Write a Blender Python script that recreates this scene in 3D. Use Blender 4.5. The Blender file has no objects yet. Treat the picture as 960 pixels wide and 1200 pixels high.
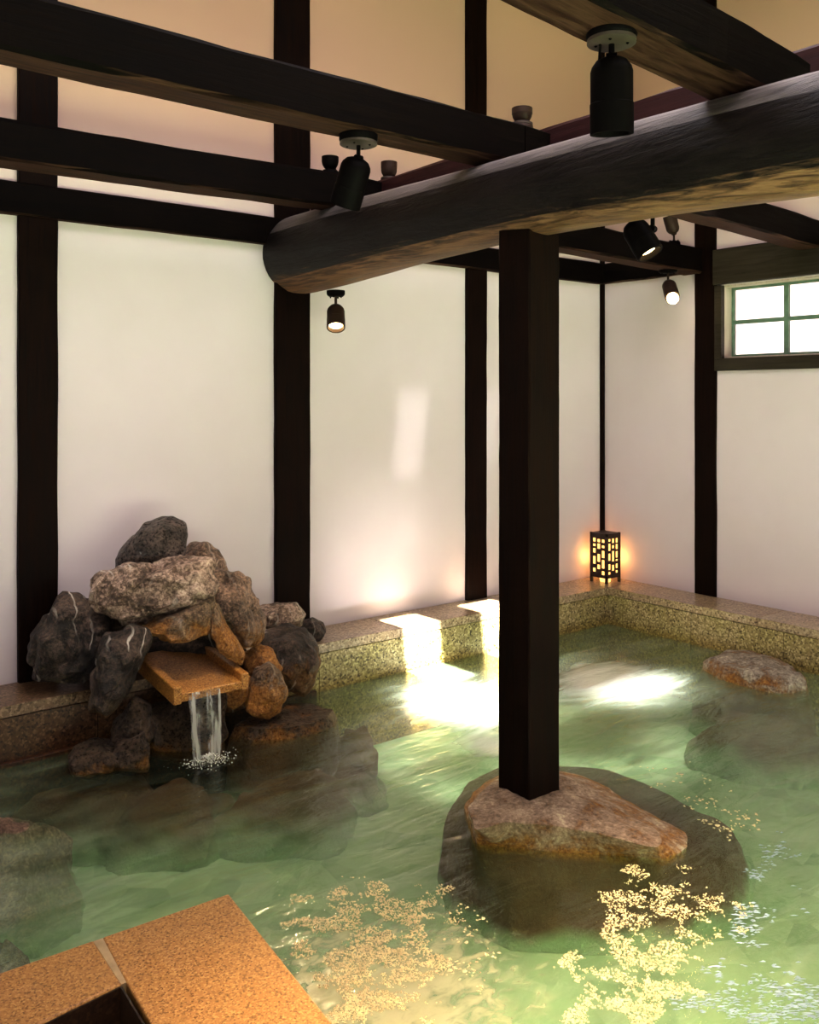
import bpy, math, random
from mathutils import Vector, Matrix, noise

R = math.radians
S = bpy.context.scene
COL = S.collection
random.seed(7)

# ------------------------------------------------------------------ survey of the place
# room corner (back wall / right wall) is the origin, pool water level is z = 0, metres.
FPX, HORIZON, EYE, YAW = 1072.6, 467.0, 1.9, R(38.36)
CAM = Vector((-6.48, -5.39, EYE))
FWD = Vector((math.sin(YAW), math.cos(YAW), 0))
RGT = Vector((math.cos(YAW), -math.sin(YAW), 0))
UP = Vector((0, 0, 1))

def sight(px, py):
    return FWD + RGT * ((px - 480) / FPX) + UP * ((HORIZON - py) / FPX)
def at_z(px, py, z=0.0):
    d = sight(px, py); return CAM + d * ((z - EYE) / d.z)
def at_t(px, py, t):
    return CAM + sight(px, py) * t

# ------------------------------------------------------------------ object helpers
def tag(o, label=None, cat=None, group=None, kind=None):
    if label: o['label'] = label
    if cat: o['category'] = cat
    if group: o['group'] = group
    if kind: o['kind'] = kind
    return o

def thing(name, loc, label, cat, group=None):
    o = bpy.data.objects.new(name, None)
    o.empty_display_size = 0.1
    o.location = loc
    COL.objects.link(o)
    return tag(o, label, cat, group)

def wloc(o):
    v = Vector((0, 0, 0))
    while o is not None:
        v += Vector(o.location); o = o.parent
    return v

class MB:
    """collects geometry in world coordinates"""
    def __init__(s):
        s.v = []; s.f = []
    def add(s, vs, fs):
        n = len(s.v)
        s.v += [Vector(v) for v in vs]
        s.f += [tuple(i + n for i in f) for f in fs]
        return s
    def box(s, a, b):
        x0, y0, z0 = a; x1, y1, z1 = b
        return s.add([(x0,y0,z0),(x1,y0,z0),(x1,y1,z0),(x0,y1,z0),(x0,y0,z1),(x1,y0,z1),(x1,y1,z1),(x0,y1,z1)],
                     [(3,2,1,0),(4,5,6,7),(0,1,5,4),(1,2,6,5),(2,3,7,6),(3,0,4,7)])
    def prism(s, poly, z0, z1):
        n = len(poly)
        vs = [(p[0], p[1], z0) for p in poly] + [(p[0], p[1], z1) for p in poly]
        fs = [tuple(range(n - 1, -1, -1)), tuple(range(n, 2 * n))]
        fs += [(i, (i + 1) % n, n + (i + 1) % n, n + i) for i in range(n)]
        return s.add(vs, fs)
    def rings(s, rings, cap0=True, cap1=True):
        n = len(rings[0]); vs = [p for r in rings for p in r]; fs = []
        for k in range(len(rings) - 1):
            for i in range(n):
                j = (i + 1) % n
                fs.append((k*n+i, k*n+j, (k+1)*n+j, (k+1)*n+i))
        if cap0: fs.append(tuple(range(n - 1, -1, -1)))
        if cap1: fs.append(tuple((len(rings) - 1) * n + i for i in range(n)))
        return s.add(vs, fs)
    def lathe(s, base, axis, prof, n=28, cap0=True, cap1=True):
        """prof: list of (distance along axis, radius)"""
        a = Vector(axis).normalized(); base = Vector(base)
        u = a.orthogonal().normalized(); w = a.cross(u)
        rr = []
        for h, r in prof:
            rr.append([base + a*h + (u*math.cos(t) + w*math.sin(t))*r for t in [2*math.pi*k/n for k in range(n)]])
        return s.rings(rr, cap0, cap1)
    def tube(s, pts, r, n=10):
        for p, q in zip(pts[:-1], pts[1:]):
            p = Vector(p); q = Vector(q)
            s.lathe(p, q - p, [(0, r), ((q - p).length, r)], n)
        return s
    def build(s, name, m, parent=None, base=None, smooth=False, bevel=0, angle=40):
        me = bpy.data.meshes.new(name)
        if parent is not None:
            off = wloc(parent)
        elif base is not None:
            off = Vector(base)
        else:
            lo = Vector([min(v[i] for v in s.v) for i in range(3)]); hi = Vector([max(v[i] for v in s.v) for i in range(3)])
            off = Vector(((lo.x+hi.x)/2, (lo.y+hi.y)/2, lo.z))
        me.from_pydata([v - off for v in s.v], [], s.f)
        me.validate(); me.update()
        o = bpy.data.objects.new(name, me)
        COL.objects.link(o)
        if parent is not None: o.parent = parent
        else: o.location = off
        me.materials.append(m)
        import bmesh
        bm = bmesh.new(); bm.from_mesh(me)
        bmesh.ops.recalc_face_normals(bm, faces=bm.faces)
        bm.to_mesh(me); bm.free()
        if smooth:
            for p in me.polygons: p.use_smooth = True
            if angle < 180:
                try: me.set_sharp_from_angle(angle=R(angle))
                except Exception: pass
        if bevel:
            b = o.modifiers.new('bevel', 'BEVEL'); b.width = bevel; b.segments = 2; b.limit_method = 'ANGLE'; b.angle_limit = R(40)
        return o

# ------------------------------------------------------------------ materials
def newmat(name):
    m = bpy.data.materials.new(name); m.use_nodes = True
    nt = m.node_tree; nt.nodes.clear()
    out = nt.nodes.new('ShaderNodeOutputMaterial')
    return m, nt, out

class NT:
    def __init__(s, nt): s.nt = nt
    def n(s, typ, **kw):
        nd = s.nt.nodes.new(typ)
        for k, v in kw.items(): setattr(nd, k, v)
        return nd
    def l(s, a, b): s.nt.links.new(a, b)
    def coord(s, scale=(1,1,1), which='Object'):
        tc = s.n('ShaderNodeTexCoord'); mp = s.n('ShaderNodeMapping')
        mp.inputs['Scale'].default_value = scale
        s.l(tc.outputs[which], mp.inputs['Vector']); return mp.outputs['Vector']
    def wpos(s, scale=(1,1,1)):
        g = s.n('ShaderNodeNewGeometry'); mp = s.n('ShaderNodeMapping')
        mp.inputs['Scale'].default_value = scale
        s.l(g.outputs['Position'], mp.inputs['Vector']); return mp.outputs['Vector']
    def noise(s, vec, scale, detail=5, rough=.55, dist=0):
        nd = s.n('ShaderNodeTexNoise'); s.l(vec, nd.inputs['Vector'])
        nd.inputs['Scale'].default_value = scale; nd.inputs['Detail'].default_value = detail
        nd.inputs['Roughness'].default_value = rough; nd.inputs['Distortion'].default_value = dist
        return nd.outputs['Fac']
    def ramp(s, fac, stops, interp='LINEAR'):
        nd = s.n('ShaderNodeValToRGB'); nd.color_ramp.interpolation = interp
        el = nd.color_ramp.elements
        while len(el) < len(stops): el.new(0.5)
        for e, (p, c) in zip(el, stops):
            e.position = p
            e.color = (c, c, c, 1) if isinstance(c, (int, float)) else (*c, 1)
        s.l(fac, nd.inputs['Fac']); return nd.outputs['Color']
    def mix(s, fac, a, b, typ='MIX'):
        nd = s.n('ShaderNodeMix', data_type='RGBA', blend_type=typ)
        for sock, val in ((nd.inputs['Factor'], fac), (nd.inputs['A'], a), (nd.inputs['B'], b)):
            if hasattr(val, 'links'): s.l(val, sock)
            elif isinstance(val, (int, float)): sock.default_value = val
            else: sock.default_value = (*val, 1)
        return nd.outputs['Result']
    def math(s, op, a, b=None, clamp=False):
        nd = s.n('ShaderNodeMath', operation=op); nd.use_clamp = clamp
        for i, v in enumerate((a, b)):
            if v is None: continue
            if hasattr(v, 'links'): s.l(v, nd.inputs[i])
            else: nd.inputs[i].default_value = v
        return nd.outputs[0]
    def bump(s, h, strength=.3, dist=.01, normal=None):
        nd = s.n('ShaderNodeBump'); nd.inputs['Strength'].default_value = strength; nd.inputs['Distance'].default_value = dist
        s.l(h, nd.inputs['Height'])
        if normal is not None: s.l(normal, nd.inputs['Normal'])
        return nd.outputs['Normal']
    def pbsdf(s, out, color, rough=.6, normal=None, spec=.5, metal=0, coat=0):
        b = s.n('ShaderNodeBsdfPrincipled')
        for sock, val in (('Base Color', color), ('Roughness', rough)):
            if hasattr(val, 'links'): s.l(val, b.inputs[sock])
            elif isinstance(val, (int, float)): b.inputs[sock].default_value = val
            else: b.inputs[sock].default_value = (*val, 1)
        b.inputs['Specular IOR Level'].default_value = spec
        b.inputs['Metallic'].default_value = metal
        b.inputs['Coat Weight'].default_value = coat
        b.inputs['Coat Roughness'].default_value = .15
        if normal is not None: s.l(normal, b.inputs['Normal'])
        s.l(b.outputs[0], out.inputs['Surface']); return b

def mat_plaster():
    m, nt, out = newmat('cream_plaster'); t = NT(nt)
    p = t.wpos()
    a = t.noise(p, 1.1, 4, .6); b = t.noise(p, 60, 3)
    z = t.n('ShaderNodeSeparateXYZ'); t.l(p, z.inputs[0])
    c = t.mix(t.ramp(a, [(.3, 0), (.75, 1)]), (.645, .560, .585), (.69, .605, .635))
    # tan of the dimmer, warm uplight painted above the plate beam
    up = t.ramp(t.math('MULTIPLY', z.outputs['Z'], .2), [(.56, 0), (.76, 1)])
    c = t.mix(up, c, (.55, .36, .265))
    t.pbsdf(out, c, .85, t.bump(b, .08, .004), .2)
    return m

def mat_wood(name, dark, light, axis=0, rough=.5, bump=.25, spec=.4, under=None, toplit=None):
    m, nt, out = newmat(name); t = NT(nt)
    sc = [14, 14, 14]; sc[axis] = .9
    p = t.coord(tuple(sc)); q = t.coord((1, 1, 1))
    g = t.noise(p, 3.2, 6, .65, .6); big = t.noise(q, 2.3, 3)
    f = t.math('ADD', t.math('MULTIPLY', g, .75), t.math('MULTIPLY', big, .35))
    c = t.mix(t.ramp(f, [(.38, 0), (.78, 1)]), dark, light)
    if under is not None:      # paler undersides: weathered log, and water-bounced light painted on the beams
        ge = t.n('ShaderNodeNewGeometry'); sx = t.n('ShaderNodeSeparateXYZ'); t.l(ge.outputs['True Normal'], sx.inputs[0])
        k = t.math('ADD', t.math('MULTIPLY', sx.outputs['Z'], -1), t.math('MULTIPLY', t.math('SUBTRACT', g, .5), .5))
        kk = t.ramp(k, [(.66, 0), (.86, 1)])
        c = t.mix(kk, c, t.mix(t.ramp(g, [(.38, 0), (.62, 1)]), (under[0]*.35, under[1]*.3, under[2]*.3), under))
    if toplit is not None:       # light from above painted as a greyed, paler top
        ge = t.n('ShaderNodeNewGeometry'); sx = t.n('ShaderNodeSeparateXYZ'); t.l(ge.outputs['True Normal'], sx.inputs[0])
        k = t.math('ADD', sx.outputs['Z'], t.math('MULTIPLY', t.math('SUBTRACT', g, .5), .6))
        c = t.mix(t.ramp(k, [(.40, 0), (.62, .45), (.85, 1)]), c, toplit)
    t.pbsdf(out, c, t.ramp(g, [(.3, rough - .1), (.7, rough + .15)]), t.bump(g, bump, .01), spec)
    return m

def mat_granite(name, c_dark, c_mid, c_light, scale=95, rough=.45, green=None, polish=.4, wet=None):
    m, nt, out = newmat(name); t = NT(nt)
    p = t.wpos()
    v = t.n('ShaderNodeTexVoronoi'); t.l(p, v.inputs['Vector']); v.inputs['Scale'].default_value = scale
    s1 = t.n('ShaderNodeSeparateColor'); t.l(v.outputs['Color'], s1.inputs[0])
    n2 = t.noise(p, scale * .8, 3); n3 = t.noise(p, 3.0, 3)
    f = t.math('ADD', t.math('MULTIPLY', s1.outputs[0], .6), t.math('MULTIPLY', n2, .5))
    c = t.ramp(f, [(.25, c_dark), (.45, c_mid), (.62, c_mid), (.85, c_light)])
    if green is not None:
        c = t.mix(t.ramp(n3, [(.35, 0), (.65, .75)]), c, green, 'MULTIPLY')
    if wet is not None:
        z = t.n('ShaderNodeSeparateXYZ'); t.l(p, z.inputs[0])
        w = t.math('ADD', z.outputs['Z'], t.math('MULTIPLY', t.math('SUBTRACT', n3, .5), .1))
        c = t.mix(t.ramp(t.math('MULTIPLY', w, 5), [(.05, 1), (.45, 0)]), c, wet, 'MULTIPLY')
    t.pbsdf(out, c, rough, t.bump(n2, .12, .003), polish)
    return m

def mat_rock(name, dark, light, orange=.0, zline=.05, vein=.0, rough=.5, veindir=(4, 1.2, 3), wet=True, murky=.24):
    m, nt, out = newmat(name); t = NT(nt)
    p = t.wpos()
    n1 = t.noise(p, 7, 9, .7, .6); n2 = t.noise(p, 55, 6, .75); n3 = t.noise(p, 2.2, 3)
    f = t.math('ADD', t.math('MULTIPLY', n1, .5), t.math('MULTIPLY', n2, .5))
    c = t.ramp(f, [(.38, (dark[0]*.3, dark[1]*.3, dark[2]*.3)), (.47, dark), (.55, light), (.66, tuple(min(1, x*2.2) for x in light))])
    if vein > 0:
        q = t.wpos(veindir)
        w = t.n('ShaderNodeTexWave', wave_type='BANDS'); t.l(q, w.inputs['Vector'])
        w.inputs['Scale'].default_value = .9; w.inputs['Distortion'].default_value = 9; w.inputs['Detail'].default_value = 4
        vv = t.ramp(w.outputs['Fac'], [(.955, 0), (.985, 1)])
        vv = t.math('MULTIPLY', vv, t.ramp(n3, [(.5, 0), (.6, vein)]))
        c = t.mix(vv, c, (.75, .68, .6))
    if orange > 0:
        z = t.n('ShaderNodeSeparateXYZ'); t.l(p, z.inputs[0])
        w = t.math('ADD', t.math('SUBTRACT', z.outputs['Z'], zline), t.math('MULTIPLY', t.math('SUBTRACT', n1, .5), .55))
        k = t.ramp(t.math('ADD', t.math('MULTIPLY', w, -6), .5), [(.2, 0), (.8, orange)])
        oc = t.ramp(n2, [(.33, (.10, .03, .006)), (.5, (.42, .17, .03)), (.72, (.75, .42, .12))])
        c = t.mix(k, c, oc)
    zz = t.n('ShaderNodeSeparateXYZ'); t.l(p, zz.inputs[0])
    wetk = t.ramp(t.math('ADD', t.math('MULTIPLY', zz.outputs['Z'], -12), t.math('MULTIPLY', n1, .6)), [(.25, 0), (.75, 1)])
    if wet: c = t.mix(wetk, c, (.16, .070, .030))
    # murk of the turbid water painted as floor green towards the stones' foot
    silt = t.ramp(t.math('ADD', t.math('MULTIPLY', zz.outputs['Z'], -1), t.math('MULTIPLY', t.math('SUBTRACT', n3, .5), .22)), [(murky, 0), (max(.43, murky + .08), 1)], 'EASE')  # silt holds the painted water murk
    c = t.mix(silt, c, (.36, .52, .32))
    h = t.math('ADD', n1, t.math('MULTIPLY', n2, .35))
    t.pbsdf(out, c, t.ramp(n2, [(.3, rough - .12), (.7, rough + .2)]), t.bump(h, 1.0, .06), .5)
    return m

def mat_simple(name, color, rough=.5, metal=0, spec=.5, bumps=0):
    m, nt, out = newmat(name); t = NT(nt)
    p = t.coord()
    a = t.noise(p, 18, 4)
    c = t.mix(t.ramp(a, [(.35, 0), (.7, 1)]), tuple(x*.8 for x in color), tuple(min(1, x*1.15) for x in color))
    t.pbsdf(out, c, rough, t.bump(a, bumps, .004) if bumps else None, spec, metal)
    return m

def mat_emit(name, color, strength):
    m, nt, out = newmat(name); t = NT(nt)
    e = t.n('ShaderNodeEmission'); e.inputs['Color'].default_value = (*color, 1); e.inputs['Strength'].default_value = strength
    t.l(e.outputs[0], out.inputs['Surface']); return m

def mat_water():
    m, nt, out = newmat('milky_green_water'); t = NT(nt)
    p = t.wpos((1.0, 1.6, 1)); pw = t.wpos()
    rot = t.n('ShaderNodeMapping'); rot.inputs['Rotation'].default_value = (0, 0, R(-30)); rot.inputs['Scale'].default_value = (1, 3.2, 1)
    t.l(pw, rot.inputs['Vector'])
    w1 = t.noise(rot.outputs[0], 2.6, 3, .5, .8); w2 = t.noise(p, 11, 4, .6, .5); cl = t.noise(rot.outputs[0], 1.3, 5, .6, 1.0)
    h = t.math('ADD', w1, t.math('MULTIPLY', w2, .30))
    nrm = t.bump(h, .30, .05)
    milk = t.ramp(cl, [(.3, (.24, .39, .22)), (.52, (.36, .50, .30)), (.72, (.52, .62, .44))])
    tr = t.n('ShaderNodeBsdfTransparent'); tr.inputs['Color'].default_value = (.86, .87, .79, 1)
    gl = t.n('ShaderNodeBsdfGlossy'); gl.inputs['Roughness'].default_value = .09; t.l(nrm, gl.inputs['Normal'])
    gl.inputs['Color'].default_value = (1, 1, 1, 1)
    # less milk around the spout paints in dark rock reflections and shadows
    sp = t.n('ShaderNodeVectorMath', operation='DISTANCE'); t.l(pw, sp.inputs[0]); sp.inputs[1].default_value = (-4.35, -.75, 0)
    dd = t.math('ADD', sp.outputs['Value'], t.math('MULTIPLY', t.math('SUBTRACT', cl, .5), 1.3))
    clear = t.ramp(t.math('MULTIPLY', dd, .4), [(.14, .012), (.62, .26)])
    clear = t.math('MULTIPLY', clear, t.ramp(w1, [(.35, .7), (.7, 1.5)]))
    pd = t.n('ShaderNodeVectorMath', operation='DISTANCE'); t.l(pw, pd.inputs[0]); pd.inputs[1].default_value = (-3.62, -2.85, 0)
    clear = t.math('MULTIPLY', clear, t.ramp(pd.outputs['Value'], [(.55, .12), (.95, 1)]))
    # bubbling water, with the sun glow on it painted in as white
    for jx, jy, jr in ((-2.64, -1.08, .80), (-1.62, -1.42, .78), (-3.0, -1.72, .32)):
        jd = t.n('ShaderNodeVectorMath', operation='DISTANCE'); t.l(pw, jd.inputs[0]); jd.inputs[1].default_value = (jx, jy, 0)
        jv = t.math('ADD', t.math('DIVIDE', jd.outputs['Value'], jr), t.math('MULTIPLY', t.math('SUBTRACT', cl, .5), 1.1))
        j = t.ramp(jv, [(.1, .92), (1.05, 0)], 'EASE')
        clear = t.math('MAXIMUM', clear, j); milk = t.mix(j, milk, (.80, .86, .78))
    # sand and warm lamp glow painted as cream haze near curb and post boulder
    for jx, jy, jr, k_ in ((-4.72, -3.05, .62, .62), (-3.85, -3.50, .34, .18)):
        jd = t.n('ShaderNodeVectorMath', operation='DISTANCE'); t.l(pw, jd.inputs[0]); jd.inputs[1].default_value = (jx, jy, 0)
        jv = t.math('ADD', t.math('DIVIDE', jd.outputs['Value'], jr), t.math('MULTIPLY', t.math('SUBTRACT', w2, .5), 1.6))
        j = t.ramp(jv, [(.2, k_), (1.05, 0)], 'EASE')
        clear = t.math('MAXIMUM', clear, j); milk = t.mix(j, milk, (.85, .66, .42))
    dif = t.n('ShaderNodeBsdfDiffuse'); t.l(milk, dif.inputs['Color']); t.l(nrm, dif.inputs['Normal'])
    m1 = t.n('ShaderNodeMixShader'); t.l(clear, m1.inputs[0]); t.l(tr.outputs[0], m1.inputs[1]); t.l(dif.outputs[0], m1.inputs[2])
    fr = t.n('ShaderNodeFresnel'); fr.inputs['IOR'].default_value = 1.33; t.l(nrm, fr.inputs['Normal'])
    m2 = t.n('ShaderNodeMixShader'); t.l(fr.outputs[0], m2.inputs[0]); t.l(m1.outputs[0], m2.inputs[1]); t.l(gl.outputs[0], m2.inputs[2])
    t.l(m2.outputs[0], out.inputs['Surface']); return m

def mat_mix_clear(name, color, milk, rough=.05):
    m, nt, out = newmat(name); t = NT(nt)
    n = t.noise(t.coord((30, 30, 3)), 1.0, 3)
    dif = t.n('ShaderNodeBsdfDiffuse'); dif.inputs['Color'].default_value = (*color, 1)
    tr = t.n('ShaderNodeBsdfTransparent')
    gl = t.n('ShaderNodeBsdfGlossy'); gl.inputs['Roughness'].default_value = rough
    a = t.n('ShaderNodeMixShader'); t.l(t.ramp(n, [(.45, milk * .08), (.62, milk)]), a.inputs[0]); t.l(tr.outputs[0], a.inputs[1]); t.l(dif.outputs[0], a.inputs[2])
    fr = t.n('ShaderNodeFresnel'); fr.inputs['IOR'].default_value = 1.33
    b = t.n('ShaderNodeMixShader'); t.l(fr.outputs[0], b.inputs[0]); t.l(a.outputs[0], b.inputs[1]); t.l(gl.outputs[0], b.inputs[2])
    t.l(b.outputs[0], out.inputs['Surface']); return m

M = {}
M['plaster'] = mat_plaster()
DK, LT = (.0013, .0008, .0007), (.006, .003, .0024)
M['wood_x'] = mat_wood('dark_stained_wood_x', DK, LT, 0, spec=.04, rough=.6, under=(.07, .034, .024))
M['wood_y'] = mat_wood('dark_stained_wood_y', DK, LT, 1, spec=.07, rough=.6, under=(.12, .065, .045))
M['wood_z'] = mat_wood('dark_stained_wood_z', (.0022, .0011, .0008), (.014, .005, .0025), 2, rough=.55, spec=.05)
M['wood_log'] = mat_wood('dark_log_wood', (.0035, .0024, .0024), (.019, .013, .012), 1, rough=.45, bump=.8, spec=.14, under=(.24, .13, .075), toplit=(.20, .175, .17))
M['wood_red'] = mat_wood('maroon_wood', (.018, .005, .006), (.05, .014, .014), 1, spec=.2)
M['wood_frame'] = mat_wood('window_wood', (.018, .013, .008), (.05, .04, .024), 1, rough=.45, spec=.2)
M['wood_pale'] = mat_wood('pale_reveal_wood', (.45, .36, .29), (.68, .60, .53), 2, rough=.5)
M['sash'] = mat_simple('green_sash_paint', (.13, .22, .15), .45)
M['granite'] = mat_granite('speckled_ledge_granite', (.07, .048, .018), (.33, .25, .125), (.66, .54, .34), 85, .4, (.82, .90, .55), .5, wet=(.75, .66, .42))
M['granite_dk'] = mat_granite('shaded_brown_granite', (.022, .010, .005), (.075, .034, .014), (.16, .09, .045), 85, .4, None, .5, wet=(.6, .4, .25))  # shade left of the fountain painted into a darker granite copy
M['granite_capdk'] = mat_granite('shaded_cap_granite', (.05, .028, .015), (.16, .095, .055), (.30, .20, .13), 85, .3, None, .5)  # same shade painted into the capstone granite
M['granite_cap'] = mat_granite('ledge_cap_granite', (.12, .08, .048), (.35, .255, .17), (.56, .45, .33), 85, .28, (.9, .9, .68), .6)
M['granite_curb'] = mat_granite('orange_curb_granite', (.19, .080, .020), (.40, .19, .055), (.54, .30, .105), 190, .4, None, .5)
M['pit_shade'] = mat_granite('pit_shade_granite', (.006, .003, .0015), (.022, .009, .004), (.05, .025, .012), 110, .35, None, .4)  # darkened to paint in the shade inside the pit
M['granite_tray'] = mat_granite('orange_tray_granite', (.13, .045, .010), (.36, .155, .035), (.55, .30, .09), 170, .35, None, .5)
M['grout'] = mat_simple('grout', (.46, .33, .19), .8)
M['r_dark'] = mat_rock('dark_boulder', (.022, .014, .010), (.11, .072, .054), .4, .28, .9)  # base colour darkened to carry the shade in the rock pile
M['r_top'] = mat_rock('smooth_dark_boulder', (.026, .017, .013), (.13, .092, .075), .3, .62, 0, .28)
M['r_pale'] = mat_rock('pale_craggy_boulder', (.16, .10, .068), (.58, .41, .315), .3, .45, .8, .45)
M['r_orange'] = mat_rock('orange_stained_rock', (.10, .06, .035), (.32, .21, .13), .85, .66, .2, .42)
M['r_orange_low'] = mat_rock('half_orange_rock', (.10, .06, .04), (.30, .20, .13), 1.0, .27, .2, .42)
M['r_brown'] = mat_rock('brown_rock', (.085, .05, .032), (.32, .205, .14), .8, .55, .3, .45)
M['r_low'] = mat_rock('wet_orange_rock', (.03, .017, .010), (.11, .07, .045), .8, .0, 0, .3)  # darkened further for the shade low in the pile
M['r_post'] = mat_rock('base_boulder', (.36, .24, .165), (.60, .43, .32), 1.0, .045, 0, .5, murky=.35)
M['r_edge'] = mat_rock('half_sunk_boulder', (.24, .19, .15), (.52, .44, .36), 1.0, .045, .3, .45)
M['r_sub_pale'] = mat_rock('brown_submerged_rock', (.15, .080, .055), (.34, .21, .155), .2, -.4, 0, .7, wet=False)
M['r_sub'] = mat_rock('submerged_rock', (.025, .015, .010), (.085, .055, .04), .2, -.3, 0, .7)
M['black'] = mat_simple('black_metal', (.003, .002, .002), .55, 0, .04)
M['bronze'] = mat_simple('bronze_metal', (.04, .022, .016), .45, .1, .15)
M['ring'] = mat_simple('worn_silver_metal', (.07, .05, .043), .45, .3)
M['lit'] = mat_emit('lit_bulb', (1, .72, .33), 26)
M['dim'] = mat_simple('unlit_lens', (.05, .05, .05), .15)
M['paper'] = mat_emit('lantern_paper', (1, .55, .17), 3.2)
M['lantern'] = mat_simple('lantern_wood', (.035, .016, .010), .5)
M['water'] = mat_water()
M['stream'] = mat_mix_clear('falling_water', (.85, .83, .78), .50)
M['foam'] = mat_simple('white_foam', (.75, .74, .68), .6)
M['flake'] = mat_simple('golden_glint', (.93, .73, .43), .45)  # colour of lamp reflections built as flecks
M['glint_blue'] = mat_simple('white_blue_glint', (.42, .52, .62), .4)  # colour of window reflections built as streaks
M['basin'] = mat_granite('pool_basin_stone', (.29, .45, .27), (.38, .55, .34), (.47, .62, .41), 6, .7)
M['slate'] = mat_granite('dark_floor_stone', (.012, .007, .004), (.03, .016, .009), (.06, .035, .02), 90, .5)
M['ceil'] = mat_wood('ceiling_boards', (.16, .10, .06), (.30, .20, .12), 0, rough=.7)
M['cap_dark'] = M['black']
mg, ntg, og = newmat('window_glass'); tg = NT(ntg)
_t = tg.n('ShaderNodeBsdfTransparent'); _g = tg.n('ShaderNodeBsdfGlossy'); _g.inputs['Roughness'].default_value = .02
_f = tg.n('ShaderNodeFresnel'); _m = tg.n('ShaderNodeMixShader')
tg.l(_f.outputs[0], _m.inputs[0]); tg.l(_t.outputs[0], _m.inputs[1]); tg.l(_g.outputs[0], _m.inputs[2]); tg.l(_m.outputs[0], og.inputs['Surface'])
M['glass'] = mg

# ------------------------------------------------------------------ timber builder
def timber(mb, p, q, w, h, segs=28, jit=.004, seed=0, cham=.014):
    """hewn square timber from p to q (bottom-centre line), section w wide, h tall (w x h across for verticals)"""
    p = Vector(p); q = Vector(q); d = (q - p).normalized()
    if abs(d.z) > .9:
        side = Vector((1, 0, 0)); up = Vector((0, 1, 0)); lift = 0
    else:
        side = d.cross(UP).normalized(); up = side.cross(d).normalized(); lift = h / 2
    a, b = w / 2, h / 2
    sec = [(-a+cham,-b),(a-cham,-b),(a,-b+cham),(a,b-cham),(a-cham,b),(-a+cham,b),(-a,b-cham),(-a,-b+cham)]
    rr = []
    for k in range(segs + 1):
        c = p.lerp(q, k / segs) + up * lift
        ring = []
        for i, (x, y) in enumerate(sec):
            pt = c + side * x + up * y
            nv = noise.noise_vector(pt * 2.3 + Vector((seed * 3.1 + i // 2 * 5, 0, 0)))
            nf = noise.noise_vector(pt * 11 + Vector((seed, i, 2)))
            ring.append(pt + (side * nv.x + up * nv.y) * jit * 1.6 + (side * nf.x + up * nf.y) * jit * .7)
        rr.append(ring)
    return mb.rings(rr)

# ------------------------------------------------------------------ room shell
def struct(o): return tag(o, kind='structure')

ZC = 5.2
struct(MB().box((-10, 0, -.9), (0.15, .15, ZC + .1)).build('wall_back', M['plaster'], base=(0, 0, 0)))
WY0, WY1, WZ0, WZ1 = -3.10, -1.215, 2.22, 2.80     # window hole
wb = MB()
wb.box((0, WY1, -.9), (.15, 0, ZC + .1)); wb.box((0, -9, -.9), (.15, WY0, ZC + .1))
wb.box((0, WY0, -.9), (.15, WY1, WZ0)); wb.box((0, WY0, WZ1), (.15, WY1, ZC + .1))
struct(wb.build('wall_right', M['plaster'], base=(0, 0, 0)))
# ceiling with two long roof lights (openings the sun comes through)
SX, SY = .13, .80           # sun run per metre of fall
SL = [(-2.56, -2.22), (-1.80, -1.44)]
yA, yB = -.12 - SY * (ZC - .31), -.80 - SY * ZC
ce = MB(); xs = [-10]
for a, b in SL: xs += [a - SX * ZC, b - SX * ZC]
xs.append(.15)
hx0, hx1, hy0, hy1 = -1.80, -1.66, -2.63, -2.50      # small opening added to put a sun patch on the far beam
ce.box((-10, yA, ZC), (.15, hy0, ZC + .1)); ce.box((-10, hy1, ZC), (.15, .15, ZC + .1)); ce.box((-10, hy0, ZC), (hx0, hy1, ZC + .1)); ce.box((hx1, hy0, ZC), (.15, hy1, ZC + .1)); ce.box((-10, -10, ZC), (.15, yB, ZC + .1))
for k in range(0, len(xs), 2): ce.box((xs[k], yB, ZC), (xs[k + 1], yA, ZC + .1))
struct(ce.build('ceiling', M['ceil'], base=(0, 0, ZC)))
struct(MB().box((-10, -10, -.60), (.15, .15, -.45)).build('floor', M['basin'], base=(0, 0, -.6)))

struct(MB().box((3.4, -9, -1), (3.6, 4, 7)).build('bright_backdrop', M['plaster'], base=(3.4, 0, 0)))  # sunlit panel added outside so the window view turns white

# posts and plates let into the walls
tn = [0]
def trim(mb, m, bevel=0):
    tn[0] += 1
    return struct(mb.build('trim_%d' % tn[0], M[m], bevel=bevel))
for k, (x0, x1) in enumerate(((-5.021, -4.806), (-3.377, -3.110), (-1.656, -1.450))):
    trim(timber(MB(), ((x0+x1)/2, -.012, .31), ((x0+x1)/2, -.012, ZC), x1 - x0, .05, 40, .003, k, .006), 'wood_z')
trim(timber(MB(), (-.017, -.017, .31), (-.017, -.017, ZC), .034, .034, 20, .001, 4, .003), 'wood_z')
trim(timber(MB(), (.012, -1.07, .31), (.012, -1.07, ZC), .05, .20, 40, .003, 5, .006), 'wood_z')
trim(timber(MB(), (-10, -.02, 2.925), (0, -.02, 2.925), .075, .18, 60, .003, 6, .008), 'wood_x')
trim(timber(MB(), (-.02, -.98, 2.925), (-.02, -.03, 2.925), .06, .18, 20, .003, 7, .008), 'wood_y')
trim(timber(MB(), (-.015, -4.6, 2.805), (-.015, -1.165, 2.805), .07, .28, 30, .003, 8, .008), 'wood_frame')

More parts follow.
